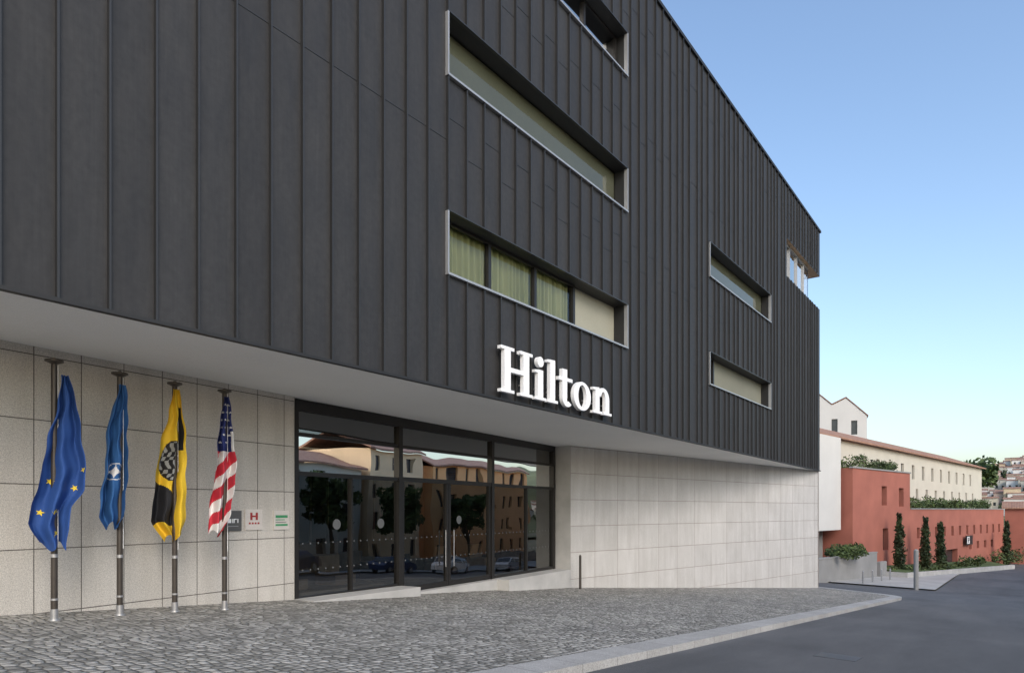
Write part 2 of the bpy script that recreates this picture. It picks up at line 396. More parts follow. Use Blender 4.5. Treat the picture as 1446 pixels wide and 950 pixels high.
# backs: obscured panels
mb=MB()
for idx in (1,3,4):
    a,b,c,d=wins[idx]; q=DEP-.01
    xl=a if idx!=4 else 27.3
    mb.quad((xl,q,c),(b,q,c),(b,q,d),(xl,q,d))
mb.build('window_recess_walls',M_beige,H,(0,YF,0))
a,b,c,d=wins[2]
mb=MB(); mb.quad((16.4,DEP-.01,c),(b,DEP-.01,c),(b,DEP-.01,d),(16.4,DEP-.01,d)); mb.build('window_recess_pale_wall',M_beige2,H,(0,YF,0))
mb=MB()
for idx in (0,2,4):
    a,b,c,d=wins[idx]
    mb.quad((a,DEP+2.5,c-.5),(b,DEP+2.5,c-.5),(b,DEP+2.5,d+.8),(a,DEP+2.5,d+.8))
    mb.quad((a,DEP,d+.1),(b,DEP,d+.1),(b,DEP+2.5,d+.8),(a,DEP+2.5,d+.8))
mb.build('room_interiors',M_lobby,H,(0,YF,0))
mbg=MB(); mbf=MB()
def glz(a,b,c,d,divs,m=0):
    mbg.quad((a,DEP-.06,c),(b,DEP-.06,c),(b,DEP-.06,d),(a,DEP-.06,d),m)
    mbf.box(a,b,DEP-.12,DEP-.02,c+.013,c+.07); mbf.box(a,b,DEP-.12,DEP-.02,d-.06,d-.001)
    for t in divs: mbf.box(t-.05,t+.05,DEP-.13,DEP-.01,c+.071,d-.061)
glz(10.7,16.37,4.96,6.26,(10.76,12.54,14.43,16.33))
glz(10.7,18.88,13.26,14.55,(10.76,12.7,14.8,16.9,18.8),1)
glz(25.9,27.3,4.9,6.14,(25.96,27.25))
mbg.quad((10.7,DEP-.06,9.12),(18.88,DEP-.06,9.12),(18.88,DEP-.06,10.42),(10.7,DEP-.06,10.42),0)
mbg.quad((25.9,DEP-.06,9.1),(34.07,DEP-.06,9.1),(34.07,DEP-.06,10.4),(25.9,DEP-.06,10.4),0)
mbg.build('window_panes',[M_glassTop,M_glassBlue],H,(0,YF,0)); mbf.build('window_frames',M_frame,H,(0,YF,0))
def curtain_mat():
    m,nt,b=nmat('curtain_fabric'); b.inputs['Roughness'].default_value=.9
    o=objc(nt); n=noise(nt,mapping(nt,o,(9,1,.2)),1,3); nt.links.new(ramp(nt,n,.25,.75,(.27,.29,.13),(.50,.50,.29)),b.inputs['Base Color'])
    return m
mb=MB(); n=420; xa,xb=10.72,16.3
for i in range(n+1):
    x=xa+(xb-xa)*i/n; y=DEP+.09+.06*math.sin(x*34+1.5*math.sin(x*5))+.02*math.sin(x*11)
    mb.v.append((x,y,4.96)); mb.v.append((x,y,6.3))
for i in range(n):
    mb.f.append((2*i,2*i+2,2*i+3,2*i+1)); mb.m.append(0)
mb.build('curtains',curtain_mat(),H,(0,YF,0),smooth=True)
mb=MB()
mb.quad((10.8,DEP+.1,13.27),(18.7,DEP+.1,13.27),(18.7,DEP+.1,13.75),(10.8,DEP+.1,13.75)); mb.build('sky_reflection_band',M_whitewall,H,(0,YF,0))  # white panel behind the pane, painted stand-in for a low band of reflected sky

# soffit
mb=MB(); xs=fr(X0,3.7,6)+[9.55]+fr(9.56,22.66,6)+[22.68]+fr(26,XE,6)
for x in xs:
    mb.v.append((x,YF+.0,bot(x))); mb.v.append((x,yback(x)+.5 if x<XE-.1 else YF+.1,bot(x)))
for i in range(len(xs)-1):
    mb.f.append((2*i,2*i+1,2*i+3,2*i+2)); mb.m.append(0)
mb.build('soffit',M_soffit,H)

def stone_wall(name,A,B,mat,ztop,zb,th=.4):
    A=Vector(A);B=Vector(B); d=B-A; Ln=d.length; ang=math.atan2(d.y,d.x)
    mb=MB(); n=8
    for i in range(n):
        a=Ln*i/n; b=Ln*(i+1)/n
        mb.quad((a,0,zb),(b,0,zb),(b,0,ztop),(a,0,ztop))
    mb.quad((0,0,zb),(0,th,zb),(0,th,ztop),(0,0,ztop)); mb.quad((Ln,0,zb),(Ln,th,zb),(Ln,th,ztop),(Ln,0,ztop))
    return mb.build(name,mat,H,(A.x,A.y,0),ang)
stone_wall('stone_wall_far_left',(X0,12.49),(3.7,12.49),M_tileL,2.9,-2.5)
stone_wall('stone_wall_flags',(3.7,12.494),(9.55,13.196),M_tileL,2.7,-3)
stone_wall('stone_wall_street',(22.67,13.9),(XE,9.66),M_tileR,2.6,-6,1.6)
stone_wall('stone_wall_end',(XE-.01,9.66),(XE-.01,35),M_tileR,2.6,-7,.1)
# ------ entrance
ga=math.atan(.0993); gl=(22.67-9.55)/math.cos(ga)
EL=(9.55,yG(9.55),0)
def gx(X): return (X-9.55)/math.cos(ga)
ZF=-2.30
mb=MB()
def fb(a,b,z0,z1,y0=-.06,y1=.08): mb.box(gx(a),gx(b),y0,y1,z0,z1)
fb(9.57,22.65,2.30,2.56)
fb(9.57,22.65,1.72,1.80)
for a in (9.57,13.25,17.98,22.45): fb(a,a+.16,-2.6,2.3,-.085,.1)
fb(9.73,13.25,.80,.90); fb(13.41,17.98,.80,.92,-.07,.09); fb(18.14,22.45,.80,.90)
fb(9.73,13.25,-2.2,-2.02); fb(18.14,22.45,-2.3,-2.2)
fb(11.45,11.50,-2.02,.80); fb(20.4,20.45,-2.2,.80)
for a in (13.41,15.48,15.60,17.86): fb(a,a+.10,ZF+.02,.80,-.05,.05)
fb(13.51,15.48,ZF+.02,ZF+.16,-.045,.045); fb(15.70,17.86,ZF+.02,ZF+.16,-.045,.045)
mb.build('entrance_frame',M_frame,H,EL,ga)
mb=MB()
for (a,b,z0,z1,mm) in ((9.73,13.25,-2.02,.8,0),(9.73,13.25,.9,1.72,1),(9.73,13.25,1.8,2.3,0),(13.41,17.98,.92,1.72,1),(13.41,17.98,1.8,2.3,0),(13.5,15.48,ZF+.1,.8,0),(15.70,17.86,ZF+.1,.8,0),(18.14,22.45,-2.2,.8,0),(18.14,22.45,.9,1.72,1),(18.14,22.45,1.8,2.3,0)):
    mb.quad((gx(a),0.01,z0),(gx(b),.01,z0),(gx(b),.01,z1),(gx(a),.01,z1),mm)
mb.build('entrance_glazing',[M_glass,M_glassUp],H,EL,ga)
mb=MB()
for a in (15.36,15.78): mb.cyl(gx(a),-.11,-1.7,-.6,.018,n=10)
mb.build('door_handles',M_steel,H,EL,ga)
mb=MB()
for (a,b) in ((9.9,13.1),(13.6,15.4),(15.8,17.8),(18.3,22.3)):
    for hz_ in (-.80,-1.42):
        x=a
        while x<b:
            mb.box(gx(x),gx(x)+.035,-.004,.006,hz_,hz_+.035); x+=.24
for (a,z) in ((11.0,-.35),(12.6,-.35),(16.2,-.3)):
    pts=[(gx(a)+.13*math.cos(k*math.pi/12),z+.13*math.sin(k*math.pi/12)) for k in range(24)]
    mb.prism(pts,-.006,.004)
mb.build('glass_markings',simple('frosted_sticker',(.13,.135,.135),.6,.05),H,EL,ga)
# lobby
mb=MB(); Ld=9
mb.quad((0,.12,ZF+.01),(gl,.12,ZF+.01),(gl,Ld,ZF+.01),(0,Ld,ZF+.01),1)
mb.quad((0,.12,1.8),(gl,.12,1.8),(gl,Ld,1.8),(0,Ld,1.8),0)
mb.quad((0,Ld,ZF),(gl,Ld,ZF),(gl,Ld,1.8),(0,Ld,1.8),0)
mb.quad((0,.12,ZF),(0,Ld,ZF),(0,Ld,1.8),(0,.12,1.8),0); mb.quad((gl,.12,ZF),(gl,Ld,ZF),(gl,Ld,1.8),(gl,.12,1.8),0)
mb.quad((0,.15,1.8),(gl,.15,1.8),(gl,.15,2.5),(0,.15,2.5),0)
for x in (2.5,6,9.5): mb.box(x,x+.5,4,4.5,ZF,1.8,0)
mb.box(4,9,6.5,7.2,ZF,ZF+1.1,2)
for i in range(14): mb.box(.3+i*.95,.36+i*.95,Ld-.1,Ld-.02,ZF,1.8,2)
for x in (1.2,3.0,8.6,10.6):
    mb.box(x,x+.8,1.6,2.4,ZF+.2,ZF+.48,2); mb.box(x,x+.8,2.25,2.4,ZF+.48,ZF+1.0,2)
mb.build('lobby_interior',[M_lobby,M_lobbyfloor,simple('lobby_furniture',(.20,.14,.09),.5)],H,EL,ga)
me,nt2,b2=nmat('lamp_glow'); b2.inputs['Emission Color'].default_value=(1,.8,.55,1); b2.inputs['Emission Strength'].default_value=1.5
mb=MB(); mb.box(1.2,3.4,2.2,2.26,1.70,1.74)
for x in (2,4.5,7,9.5,12):
    for y in (5,): mb.cyl(x,y,1.77,1.795,.06,n=12)
mb.build('ceiling_lights',me,H,EL,ga)
mb=MB()
def plat(a,b,dep,za,zb_):
    q=[(gx(a),-dep),(gx(b),-dep),(gx(b),.0),(gx(a),.0)]
    mb.hexa([(q[0][0],q[0][1],-3.6),(q[1][0],q[1][1],-3.6),(q[2][0],q[2][1],-3.6),(q[3][0],q[3][1],-3.6),(q[0][0],q[0][1],za),(q[1][0],q[1][1],zb_),(q[2][0],q[2][1],zb_),(q[3][0],q[3][1],za)])
plat(9.57,13.35,.75,-2.03,-2.08)
plat(18.0,22.66,.75,-2.30,-2.30)
plat(13.36,17.99,.3,-2.30,-2.31)
mb.build('entrance_steps',M_granite,H,EL,ga)
mb=MB(); mb.quad((22.668,13.9,-3.6),(22.668,15.6,-3.6),(22.668,15.6,2.6),(22.668,13.9,2.6)); mb.build('entrance_side_reveal',M_granite,H)
mb=MB(); mb.quad((9.552,13.19,-3),(9.552,13.7,-3),(9.552,13.7,2.6),(9.552,13.19,2.6)); mb.build('entrance_side_reveal_near',M_granite,H)

# ------ sign letters
mb=MB(); T=.10
def R4(a,b,c,d): mb.prism([(a,c),(b,c),(b,d),(a,d)],0,T)
def serif(a,b,z,h=.065,j=0): mb.prism([(a,z),(b,z),(b,z+h),(a,z+h)],-.003-j,T+.003)
def arc(cx,cz,ro,ri,a0,a1,n=28):
    for k in range(n):
        p=R(a0+(a1-a0)*k/n); q=R(a0+(a1-a0)*(k+1)/n)
        mb.prism([(cx+ro[0]*math.cos(p),cz+ro[1]*math.sin(p)),(cx+ro[0]*math.cos(q),cz+ro[1]*math.sin(q)),(cx+ri[0]*math.cos(q),cz+ri[1]*math.sin(q)),(cx+ri[0]*math.cos(p),cz+ri[1]*math.sin(p))],.001,T-.001)
R4(.12,.33,.03,.97); R4(.78,.99,.03,.97); R4(.33,.78,.46,.56)
for a,b in ((0,.45),(.66,1.11)):
    serif(a,b,0); serif(a,b,.93,.07)
R4(1.32,1.52,.03,.70); serif(1.21,1.63,0); mb.prism([(1.21,.625),(1.32,.625),(1.52,.70),(1.21,.685)],-.002,T-.004)
arc(1.42,.89,(.12,.12),(.0,.0),0,360)
R4(1.80,2.00,.03,1.02); serif(1.69,2.11,0); mb.prism([(1.69,.945),(1.80,.945),(2.00,1.03),(1.69,1.005)],-.002,T-.004)
R4(2.31,2.51,.2,.90); serif(2.16,2.74,.61,.085); arc(2.53,.20,(.22,.215),(.03,.11),180,320)
arc(3.20,.345,(.40,.365),(.19,.285),0,360,44)
R4(3.83,4.03,.03,.68); serif(3.71,4.14,0); mb.prism([(3.71,.61),(3.83,.61),(4.03,.70),(3.71,.675)],-.002,T-.004)
arc(4.22,.41,(.31,.30),(.11,.195),0,165); R4(4.33,4.53,.03,.415); serif(4.23,4.65,0)
sg=mb.build('hotel_sign_lettering',M_white,None,(12.30,YF-.22,2.70))
sg.scale=(5.27/4.66,1,1.05)
mb=MB()
for x in (.22,.88,1.42,1.9,2.4,3.0,3.4,3.92,4.42): mb.box(x-.02,x+.02,T,T+.12,.25,.29)
br_=mb.build('sign_brackets',M_steel,sg)

# ------ flag poles and flags
def pole(x,y):
    e=empty('flag_pole'); z0=gz(x,y)
    mb=MB(); mb.cyl(x,y,z0-.05,2.24,.047,.043); mb.build('shaft',M_bronze,e,smooth=False)
    mb=MB(); mb.cyl(x,y,2.20,2.24,.035,.12); mb.cyl(x,y,2.24,2.265,.125,.125); mb.cyl(x,y,2.265,2.30,.05,.02); mb.build('finial_disc',M_bronze,e)
    mb=MB(); mb.cyl(x,y,z0-.02,z0+.02,.085,.08); mb.cyl(x,y,z0+.02,z0+.17,.056,.054); mb.cyl(x,y,z0+.95,z0+1.0,.052,.052); mb.cyl(x,y,z0+.30,z0+.33,.053,.053);mb.build('base_collar',M_steel,e)
    mb=MB(); mb.cyl(x+.03,y-.055,z0+1.1,2.18,.004,.004,8); mb.build('halyard',M_white,e)
    return e
poles=[(4.2,11.7),(5.24,11.93),(6.23,12.07),(7.17,12.05)]
pe=[pole(*p) for p in poles]
def interp(tab,y):
    for i in range(len(tab)-1):
        if tab[i][0]<=y<=tab[i+1][0]:
            f=(y-tab[i][0])/(tab[i+1][0]-tab[i][0]); f=f*f*(3-2*f)*.5+f*.5
            return tab[i][1]+(tab[i+1][1]-tab[i][1])*f, tab[i][2]+(tab[i+1][2]-tab[i][2])*f
    return tab[-1][1],tab[-1][2]
cl={}
def cloth(name,c):
    if name in cl: return cl[name]
    m=simple(name,c,.75,.07,4,120,0,.05,.3)
    cl[name]=m; return m
def flag(parent,px,py,tab,colf,mats,seed,stars=(),nU=60,nV=150):
    """tab: (metres below pole top, left m, right m)"""
    ax=Vector((.955,-.295,0)); nn=Vector((-.295,-.955,0)); top=2.24
    v0=tab[0][0]; v1=tab[-1][0]; rr=random.Random(seed); ph=[rr.uniform(0,6.28) for _ in range(4)]
    def S(u,v,off=0):
        d=v0+(v1-v0)*v; l,r=interp(tab,d)
        w=(r-l)
        x=l+w*(u+.05*math.sin(6.28*u+ph[3]+3*v))
        fold=(.035+.07*min(1,v*1.6))*math.sin(u*12.5+ph[0]+1.7*v)+.035*math.sin(u*23+ph[1]-2.5*v)*min(1,.3+v)
        hem=.07*math.sin(u*9+ph[2])*v**6
        x+=.012*math.sin(v*14+ph[1])+.01*math.sin(v*31+u*6)
        p=Vector((px,py,top-d-hem))+ax*x+nn*(.09+fold+off)
        return p
    mb=MB()
    for j in range(nV+1):
        for i in range(nU+1): mb.v.append(tuple(S(i/nU,j/nV)))
    for j in range(nV):
        for i in range(nU):
            a=j*(nU+1)+i; mb.f.append((a,a+1,a+nU+2,a+nU+1)); mb.m.append(colf((i+.5)/nU,(j+.5)/nV))
    mb.build('flag_cloth',mats,parent,smooth=True)
    if stars:
        mb=MB()
        for (u,v,s,rot) in stars:
            d=v0+(v1-v0)*v; l,r=interp(tab,d); w=max(r-l,.15); hh=v1-v0
            ring=[]
            for k in range(10):
                rad=s if k%2==0 else s*.42
                a=rot+k*math.pi/5
                ring.append(S(u+rad*math.sin(a)/w,v-rad*math.cos(a)/hh,.006))
            c=S(u,v,.007)
            for k in range(10): mb.poly([tuple(c),tuple(ring[k]),tuple(ring[(k+1)%10])])
        mb.build('flag_stars',mats[-1],parent)
def tabpx(rows,ybase,s): return [((y-ybase)/s,l/s,r/s) for (y,l,r) in rows]
blue=cloth('flag_blue',(.025,.075,.26)); blue2=cloth('flag_sky_blue',(.03,.11,.29)); yel=cloth('flag_yellow',(.70,.46,.03))
blk=cloth('flag_black',(.015,.015,.018)); gry=cloth('flag_grey',(.26,.27,.27)); red=cloth('flag_red',(.50,.03,.05)); wht=cloth('flag_white',(.72,.71,.70)); nav=cloth('flag_navy',(.02,.03,.13)); gold=cloth('flag_gold',(.80,.58,.05))
flag(pe[0],*poles[0],tabpx([(530,8,17),(570,2,24),(620,-8,32),(660,-14,37),(690,-20,34),(715,-24,22),(740,-28,19),(770,-16,15)],511,93),
     lambda u,v:0,[blue,gold],1,stars=[(.25,.62,.055,.2),(.75,.66,.055,.8),(.5,.80,.05,.4),(.22,.80,.05,.1),(.55,.93,.045,0),(.92,.55,.045,.5)])
def c2(u,v):
    x=(u-.5)/.32; y=(v-.62)/.055
    if abs(x)<1 and abs(y)<1 and (abs(x)**.6+abs(y)**.6<1): return 1
    if 1.0<x*x+y*y<1.25: return 1
    return 0
flag(pe[1],*poles[1],tabpx([(545,-2,7),(600,-16,8),(650,-20,7),(700,-24,6),(728,-26,3),(742,-20,-4)],530,85),c2,[blue2,wht],2)
def c3(u,v):
    e=((u-.42)/.32)**2+((v-.48)/.13)**2
    if e<1 and math.sin(u*31+v*70+2*math.sin(v*55))+.9*math.sin(v*95-u*27)>.1: return 2
    if e<1.1: return 1
    if .62<u<.92 and v<.62 and v>.12: return 1 if math.sin(v*9)>-.5 else 0
    if .46<v<.62 and u<.25: return 0
    if v>.62+.12*u and v<.90-.0*u and u<.72: return 1
    return 0
flag(pe[2],*poles[2],tabpx([(553,-3,5),(590,-8,10),(620,-18,13),(660,-22,15),(700,-28,13),(735,-33,12),(762,-14,8)],545,79),c3,[yel,blk,gry],3)
def c4(u,v):
    if v<.40: return 2 if (u>.85 and v>.25) else 0
    return 1+int((u*2.0+v*11)%2)
flag(pe[3],*poles[3],tabpx([(565,-4,3),(590,-8,6),(630,-12,10),(660,-14,12),(700,-18,10),(730,-22,6),(757,-22,-4)],557,74.6),c4,[nav,red,wht],4,
     stars=[(.2+.3*(k%3)+.1*((k//3)%2),.06+.055*(k//3),.026,0) for k in range(18)])

# plaques
def plaque(name,X,z,size,mat,parts):
    e=empty(name); a=math.atan(.12); y=12.05+.12*X
    mb=MB(); mb.box(-size/2,size/2,-.03,.0,-size/2,size/2); mb.build('plate',mat,e,(X,y-.003,z),a)
    for (x0,x1,z0,z1,m) in parts:
        q=MB(); q.box(x0*size,x1*size,-.036,-.0305,z0*size,z1*size); q.build('marking',m,e,(X,y-.003,z),a)
M_pl=simple('plaque_white',(.62,.58,.54),.4,.03); M_pd=simple('plaque_grey',(.10,.10,.10),.4,.05); M_pr=simple('plaque_red',(.32,.03,.03),.5); M_pg=simple('plaque_green',(.05,.28,.12),.5)
plaque('grey_wall_plaque',7.9,-.22,.42,M_pd,[(-.30,-.12,-.1,.1,M_white),(-.05,.0,-.1,.1,M_white),(.03,.2,.06,.1,M_white),(.03,.08,-.1,.06,M_white),(.25,.3,-.1,.1,M_white),(-.3,.3,-.28,-.25,M_alu)])
plaque('hotel_rating_plaque',8.42,-.20,.44,M_pl,[(-.22,-.1,-.02,.34,M_pr),(.1,.22,-.02,.34,M_pr),(-.099,.099,.12,.2,M_pr)]+[(-.3+.17*i,-.2+.17*i,-.22,-.13,M_pr) for i in range(4)])
plaque('green_certificate_plaque',9.16,-.22,.42,M_pl,[(-.4,.4,.12,.26,M_pg),(-.4,.2,.0,.04,M_pg),(-.4,.4,-.3,-.2,M_pg),(-.4,.3,-.12,-.09,M_pd)])
mb=MB(); x,y=22.4,13.3; z0=gz(x,y); mb.cyl(x,y,z0-.02,z0+1.25,.05,.045); mb.cyl(x,y,z0+1.25,z0+1.3,.05,.02); mb.build('pavement_bollard',M_bronze)
# cast iron cover in the road
mb=MB(); 
for (x,y) in ((13.5,2.6),):
    z0=gz(x,y)-.12; 
    for k in range(1): mb.hexa([(x-.35,y-.35,gz(x-.35,y-.35)-.14),(x+.35,y-.35,gz(x+.35,y-.35)-.14),(x+.35,y+.35,gz(x+.35,y+.35)-.14),(x-.35,y+.35,gz(x-.35,y+.35)-.14),(x-.35,y-.35,gz(x-.35,y-.35)-.115),(x+.35,y-.35,gz(x+.35,y-.35)-.115),(x+.35,y+.35,gz(x+.35,y+.35)-.115),(x-.35,y+.35,gz(x-.35,y+.35)-.115)])
mb.build('drain_cover',M_frame)

# ------------------------------------------------------------------ vegetation helpers
def leaves(mb,c,r,n,size,rnd,shell=.55,m=0):
    for _ in range(n):
        while True:
            d=Vector((rnd.uniform(-1,1),rnd.uniform(-1,1),rnd.uniform(-1,1)))
            if .05<d.length<=1: break
        d=d.normalized()*(shell+(1-shell)*rnd.random()) if rnd.random()<.75 else d
        p=Vector((c[0]+d.x*r[0],c[1]+d.y*r[1],c[2]+d.z*r[2]))
        a=Vector((rnd.gauss(0,1),rnd.gauss(0,1),rnd.gauss(0,1))).normalized(); b=a.orthogonal().normalized(); s=size*rnd.uniform(.6,1.4)
        mb.quad(tuple(p-a*s),tuple(p+b*s*.6),tuple(p+a*s),tuple(p-b*s*.6),m)
def cypress(x,y,h,seed):
    r=random.Random(seed); z0=gz(x,y); e=empty('cypress_tree')
    mb=MB(); mb.cyl(x,y,z0-.1,z0+h*.9,.13,.03,8); mb.build('trunk',M_bark,e)
    mb=MB()
    n=int(46*h/5)
    for k in range(n):
        f=k/n; rr=(.62*math.sin(min(1,f*3.2+.25)*math.pi/2)*(1-f)**.62+.05)*r.uniform(.7,1.15)
        leaves(mb,(x+r.uniform(-.18,.18),y+r.uniform(-.18,.18),z0+.35+f*(h-.4)),(rr,rr,h*.055),46,.13,r)
    mb.build('crown',M_cyp,e)
def tree(x,y,h,rad,seed,name='broadleaf_tree'):
    r=random.Random(seed); z0=gz(x,y); e=empty(name)
    mb=MB(); mb.cyl(x,y,z0-.2,z0+h*.55,.22,.12,10)
    for k in range(6):
        a=k*1.05; p=Vector((x,y,z0+h*.4)); q=Vector((x+math.cos(a)*rad*.6,y+math.sin(a)*rad*.6,z0+h*.75)); o=Vector((0,0,.08)); s=Vector((math.sin(a)*.06,-math.cos(a)*.06,0))
        mb.hexa([tuple(p-s-o),tuple(q-s*.4-o*.4),tuple(q+s*.4-o*.4),tuple(p+s-o),tuple(p-s+o),tuple(q-s*.4+o*.4),tuple(q+s*.4+o*.4),tuple(p+s+o)])
    mb.build('trunk',M_bark,e); mb=MB()
    for k in range(24):
        a=r.uniform(0,6.28); q=r.random()**.6*rad*.8
        leaves(mb,(x+q*math.cos(a),y+q*math.sin(a),z0+h*r.uniform(.5,.95)),(rad*.34,rad*.34,rad*.26),120,.2,r)
    mb.build('crown',M_leaf,e)
def shrubs(name,pts,seed,size=.12,n=140,rz=.4,mat=None):
    r=random.Random(seed); mb=MB()
    for (x,y,z,rr) in pts: leaves(mb,(x,y,z),(rr,rr,rr*rz*r.uniform(.7,1.5)),n,size,r)
    return mb.build(name,mat or M_leaf)

# ------------------------------------------------------------------ red building and neighbours
RA=math.atan2(-.208,.978); RP=(72.6,12.65)
def onred(s,d=0): return (RP[0]+.978*s+.208*d, RP[1]-.208*s+.978*d)
RB=empty('red_hotel_annex')
mb=MB()
openings_wall(mb,0,15.3,-8,4.1,[(7.2,8.6,.5,2.5),(12.0,13.4,.4,2.4),(7.5,9.0,-4.2,-1.9)],.5)
mb.quad((0,0,-8),(0,9,-8),(0,9,4.1),(0,0,4.1),0); mb.quad((15.3,0,-8),(15.3,9,-8),(15.3,9,4.1),(15.3,0,4.1),0); mb.quad((0,0,4.1),(15.3,0,4.1),(15.3,9,4.1),(0,9,4.1),0); mb.quad((0,9,-8),(15.3,9,-8),(15.3,9,4.1),(0,9,4.1),0)
mb.build('tower_block',[M_red,M_red,M_win],RB,(RP[0],RP[1],0),RA)
hs=[(15.3+2.2+3.05*i,15.3+3.1+3.05*i,-3.2,-2.0) for i in range(12)]+[(37+3.4*i,38.2+3.4*i,-5.2,-4.2) for i in range(4)]+[(25.6,32.2,-8.2,-4.9)]
mb=MB(); openings_wall(mb,15.3,54,-9,.12,hs,.6)
mb.quad((54,0,-9),(54,6,-9),(54,6,.12),(54,0,.12),0); mb.quad((15.3,0.3,-.5),(54,.3,-.5),(54,6,-.5),(15.3,6,-.5),0); mb.quad((15.3,.3,.12),(54,.3,.12),(54,0,.12),(15.3,0,.12),0); mb.quad((15.3,.3,-.5),(54,.3,-.5),(54,.3,.12),(15.3,.3,.12),0)
mb.quad((15.3,6,-9),(54,6,-9),(54,6,.12),(15.3,6,.12),0)
mb.build('long_wing',[M_red,M_red,M_win],RB,(RP[0],RP[1],0),RA)
mb=MB(); mb.box(-.1,15.4,-.1,.3,4.08,4.22); mb.box(15.41,54.1,-.1,.28,.10,.22); mb.build('parapet_coping',M_greywall,RB,(RP[0],RP[1],0),RA)
r=random.Random(5)
shrubs('terrace_planting',[(*onred(r.uniform(16,51),r.uniform(.8,2.2)),r.uniform(.2,1.0),r.uniform(.6,1.0)) for _ in range(70)],11,.13,90,.7)
shrubs('roof_planting',[(*onred(r.uniform(.3,13),r.uniform(.6,2)),4.1+r.uniform(.1,.8)*(1 if _%3 else 1.6),r.uniform(.5,.9)) for _ in range(26)],12,.12,90,.7)
CP=(77.4,16.2); CA=math.atan2(-.139,.990)
CB=empty('cream_building'); mb=MB()
hs=[(12+5.2*i,13.3+5.2*i,4.3,6.3) for i in range(12)]+[(14+5.2*i,15.2+5.2*i,1.2,3.0) for i in range(12)]
openings_wall(mb,-4,79.6,-8,7.9,hs,.25)
mb.quad((-4,0,-8),(-4,12,-8),(-4,12,7.9),(-4,0,7.9),0); mb.quad((79.6,0,-8),(79.6,12,-8),(79.6,12,7.9),(79.6,0,7.9),0); mb.quad((-4,12,-8),(79.6,12,-8),(79.6,12,7.9),(-4,12,7.9),0)
mb.poly([(-4,0,7.9),(-4,12,7.9),(-4,6,10.2)],0); mb.poly([(79.6,0,7.9),(79.6,12,7.9),(79.6,6,10.2)],0)
mb.build('walls',[M_cream,M_cream,M_win],CB,(CP[0],CP[1],0),CA)
mb=MB(); mb.hexa([(-4.6,-.6,7.72),(80.2,-.6,7.72),(80.2,6,10.25),(-4.6,6,10.25),(-4.6,-.6,7.92),(80.2,-.6,7.92),(80.2,6,10.45),(-4.6,6,10.45)]); mb.hexa([(-4.6,6,10.25),(80.2,6,10.25),(80.2,12.6,7.72),(-4.6,12.6,7.72),(-4.6,6,10.45),(80.2,6,10.45),(80.2,12.6,7.92),(-4.6,12.6,7.92)])
mb.build('roof',M_roof,CB,(CP[0],CP[1],0),CA)
OV=empty('white_annex_block'); mb=MB(); mb.box(-6,3.9,0,7,-1.9,7.0); mb.build('upper_volume',M_whitewall,OV,(68.5,14.2,0),CA)
mb=MB(); mb.box(-6.0,3.6,1.6,6.5,-7,-1.9); mb.build('recessed_base',M_greywall,OV,(68.5,14.2,0),CA)
mb=MB(); Ln=11.2; mb.box(-4,Ln,0,.35,-8,-4.1); mb.box(-4.05,Ln+.05,-.05,.4,-4.098,-3.98); mb.box(Ln+.6,Ln+2.4,-.1,.3,-8,-5.0); mb.build('garden_wall',M_greywall,None,(62.5,12.6,0),math.atan2(-1.9,11))
shrubs('garden_wall_planting',[(62.5+r.uniform(0,10.5),12.9-r.uniform(0,1.9),-3.75+r.uniform(-.1,.3),r.uniform(.45,.8)) for _ in range(24)],13,.12,100,.6)
PL=empty('lawn_planter')
mb=MB()
for i in range(22):
    s0=4+i*1.8; s1=s0+1.8
    q=[onred(s0,-3.6),onred(s1,-3.6),onred(s1,-3.3),onred(s0,-3.3)]
    mb.hexa([(p[0],p[1],gz(*p)-.5) for p in q]+[(p[0],p[1],gz(*p)+.42) for p in q])
q=[onred(3.7,-3.6),onred(4,-3.6),onred(4,-.1),onred(3.7,-.1)]; mb.hexa([(p[0],p[1],gz(*p)-.5) for p in q]+[(p[0],p[1],gz(*p)+.42) for p in q])
mb.build('planter_edge',M_granite,PL)
mb=MB()
for i in range(22):
    q=[onred(4+i*1.8,-3.3),onred(5.8+i*1.8,-3.3),onred(5.8+i*1.8,-.02),onred(4+i*1.8,-.02)]
    mb.quad(*[(p[0],p[1],gz(*p)+(.30 if k<2 else .8)) for k,p in enumerate(q)])
mb.build('planter_lawn',M_grass,PL)
shrubs('planter_shrubs',[(*onred(r.uniform(5,40),r.uniform(-2.8,-.5)),-6.3-r.uniform(0,.3),r.uniform(.4,.8)) for _ in range(40)]+[(*onred(r.uniform(44,52),r.uniform(-3,-.5)),-6.6,1.2) for _ in range(10)],14,.13,100,.8)
cypress(80,9.6,6.2,1); cypress(86.2,7.9,6.0,2); cypress(91.7,6.9,5.6,3); cypress(118.6,1.0,6.3,4)
PS=empty('parking_sign'); x,y=onred(35.5,-.35)
mb=MB(); mb.box(-1.3,1.3,-.12,.0,-4.5,-3.3); mb.build('board',M_black,PS,(x,y,0),RA)
mb=MB(); mb.box(-1.1,-.15,-.16,-.122,-4.35,-3.45); mb.build('panel',M_white,PS,(x,y,0),RA)
mb=MB(); mb.box(-.85,-.7,-.19,-.161,-4.25,-3.55); mb.box(-.7,-.4,-.19,-.161,-3.65,-3.55); mb.box(-.7,-.4,-.19,-.161,-3.95,-3.86); mb.box(-.42,-.33,-.19,-.161,-3.86,-3.65); mb.build('letter',M_black,PS,(x,y,0),RA)
mb=MB(); mb.box(-.06,.06,0,.36,-4.0,-3.88); mb.build('bracket',M_steel,PS,(x,y,0),RA)
x,y=60.2,6.1; z0=gz(x,y); mb=MB(); mb.cyl(x,y,z0-.2,z0+2.9,.17,.17,20); mb.cyl(x,y,z0+2.9,z0+3.0,.17,.08,20); mb.build('steel_post',M_greywall)
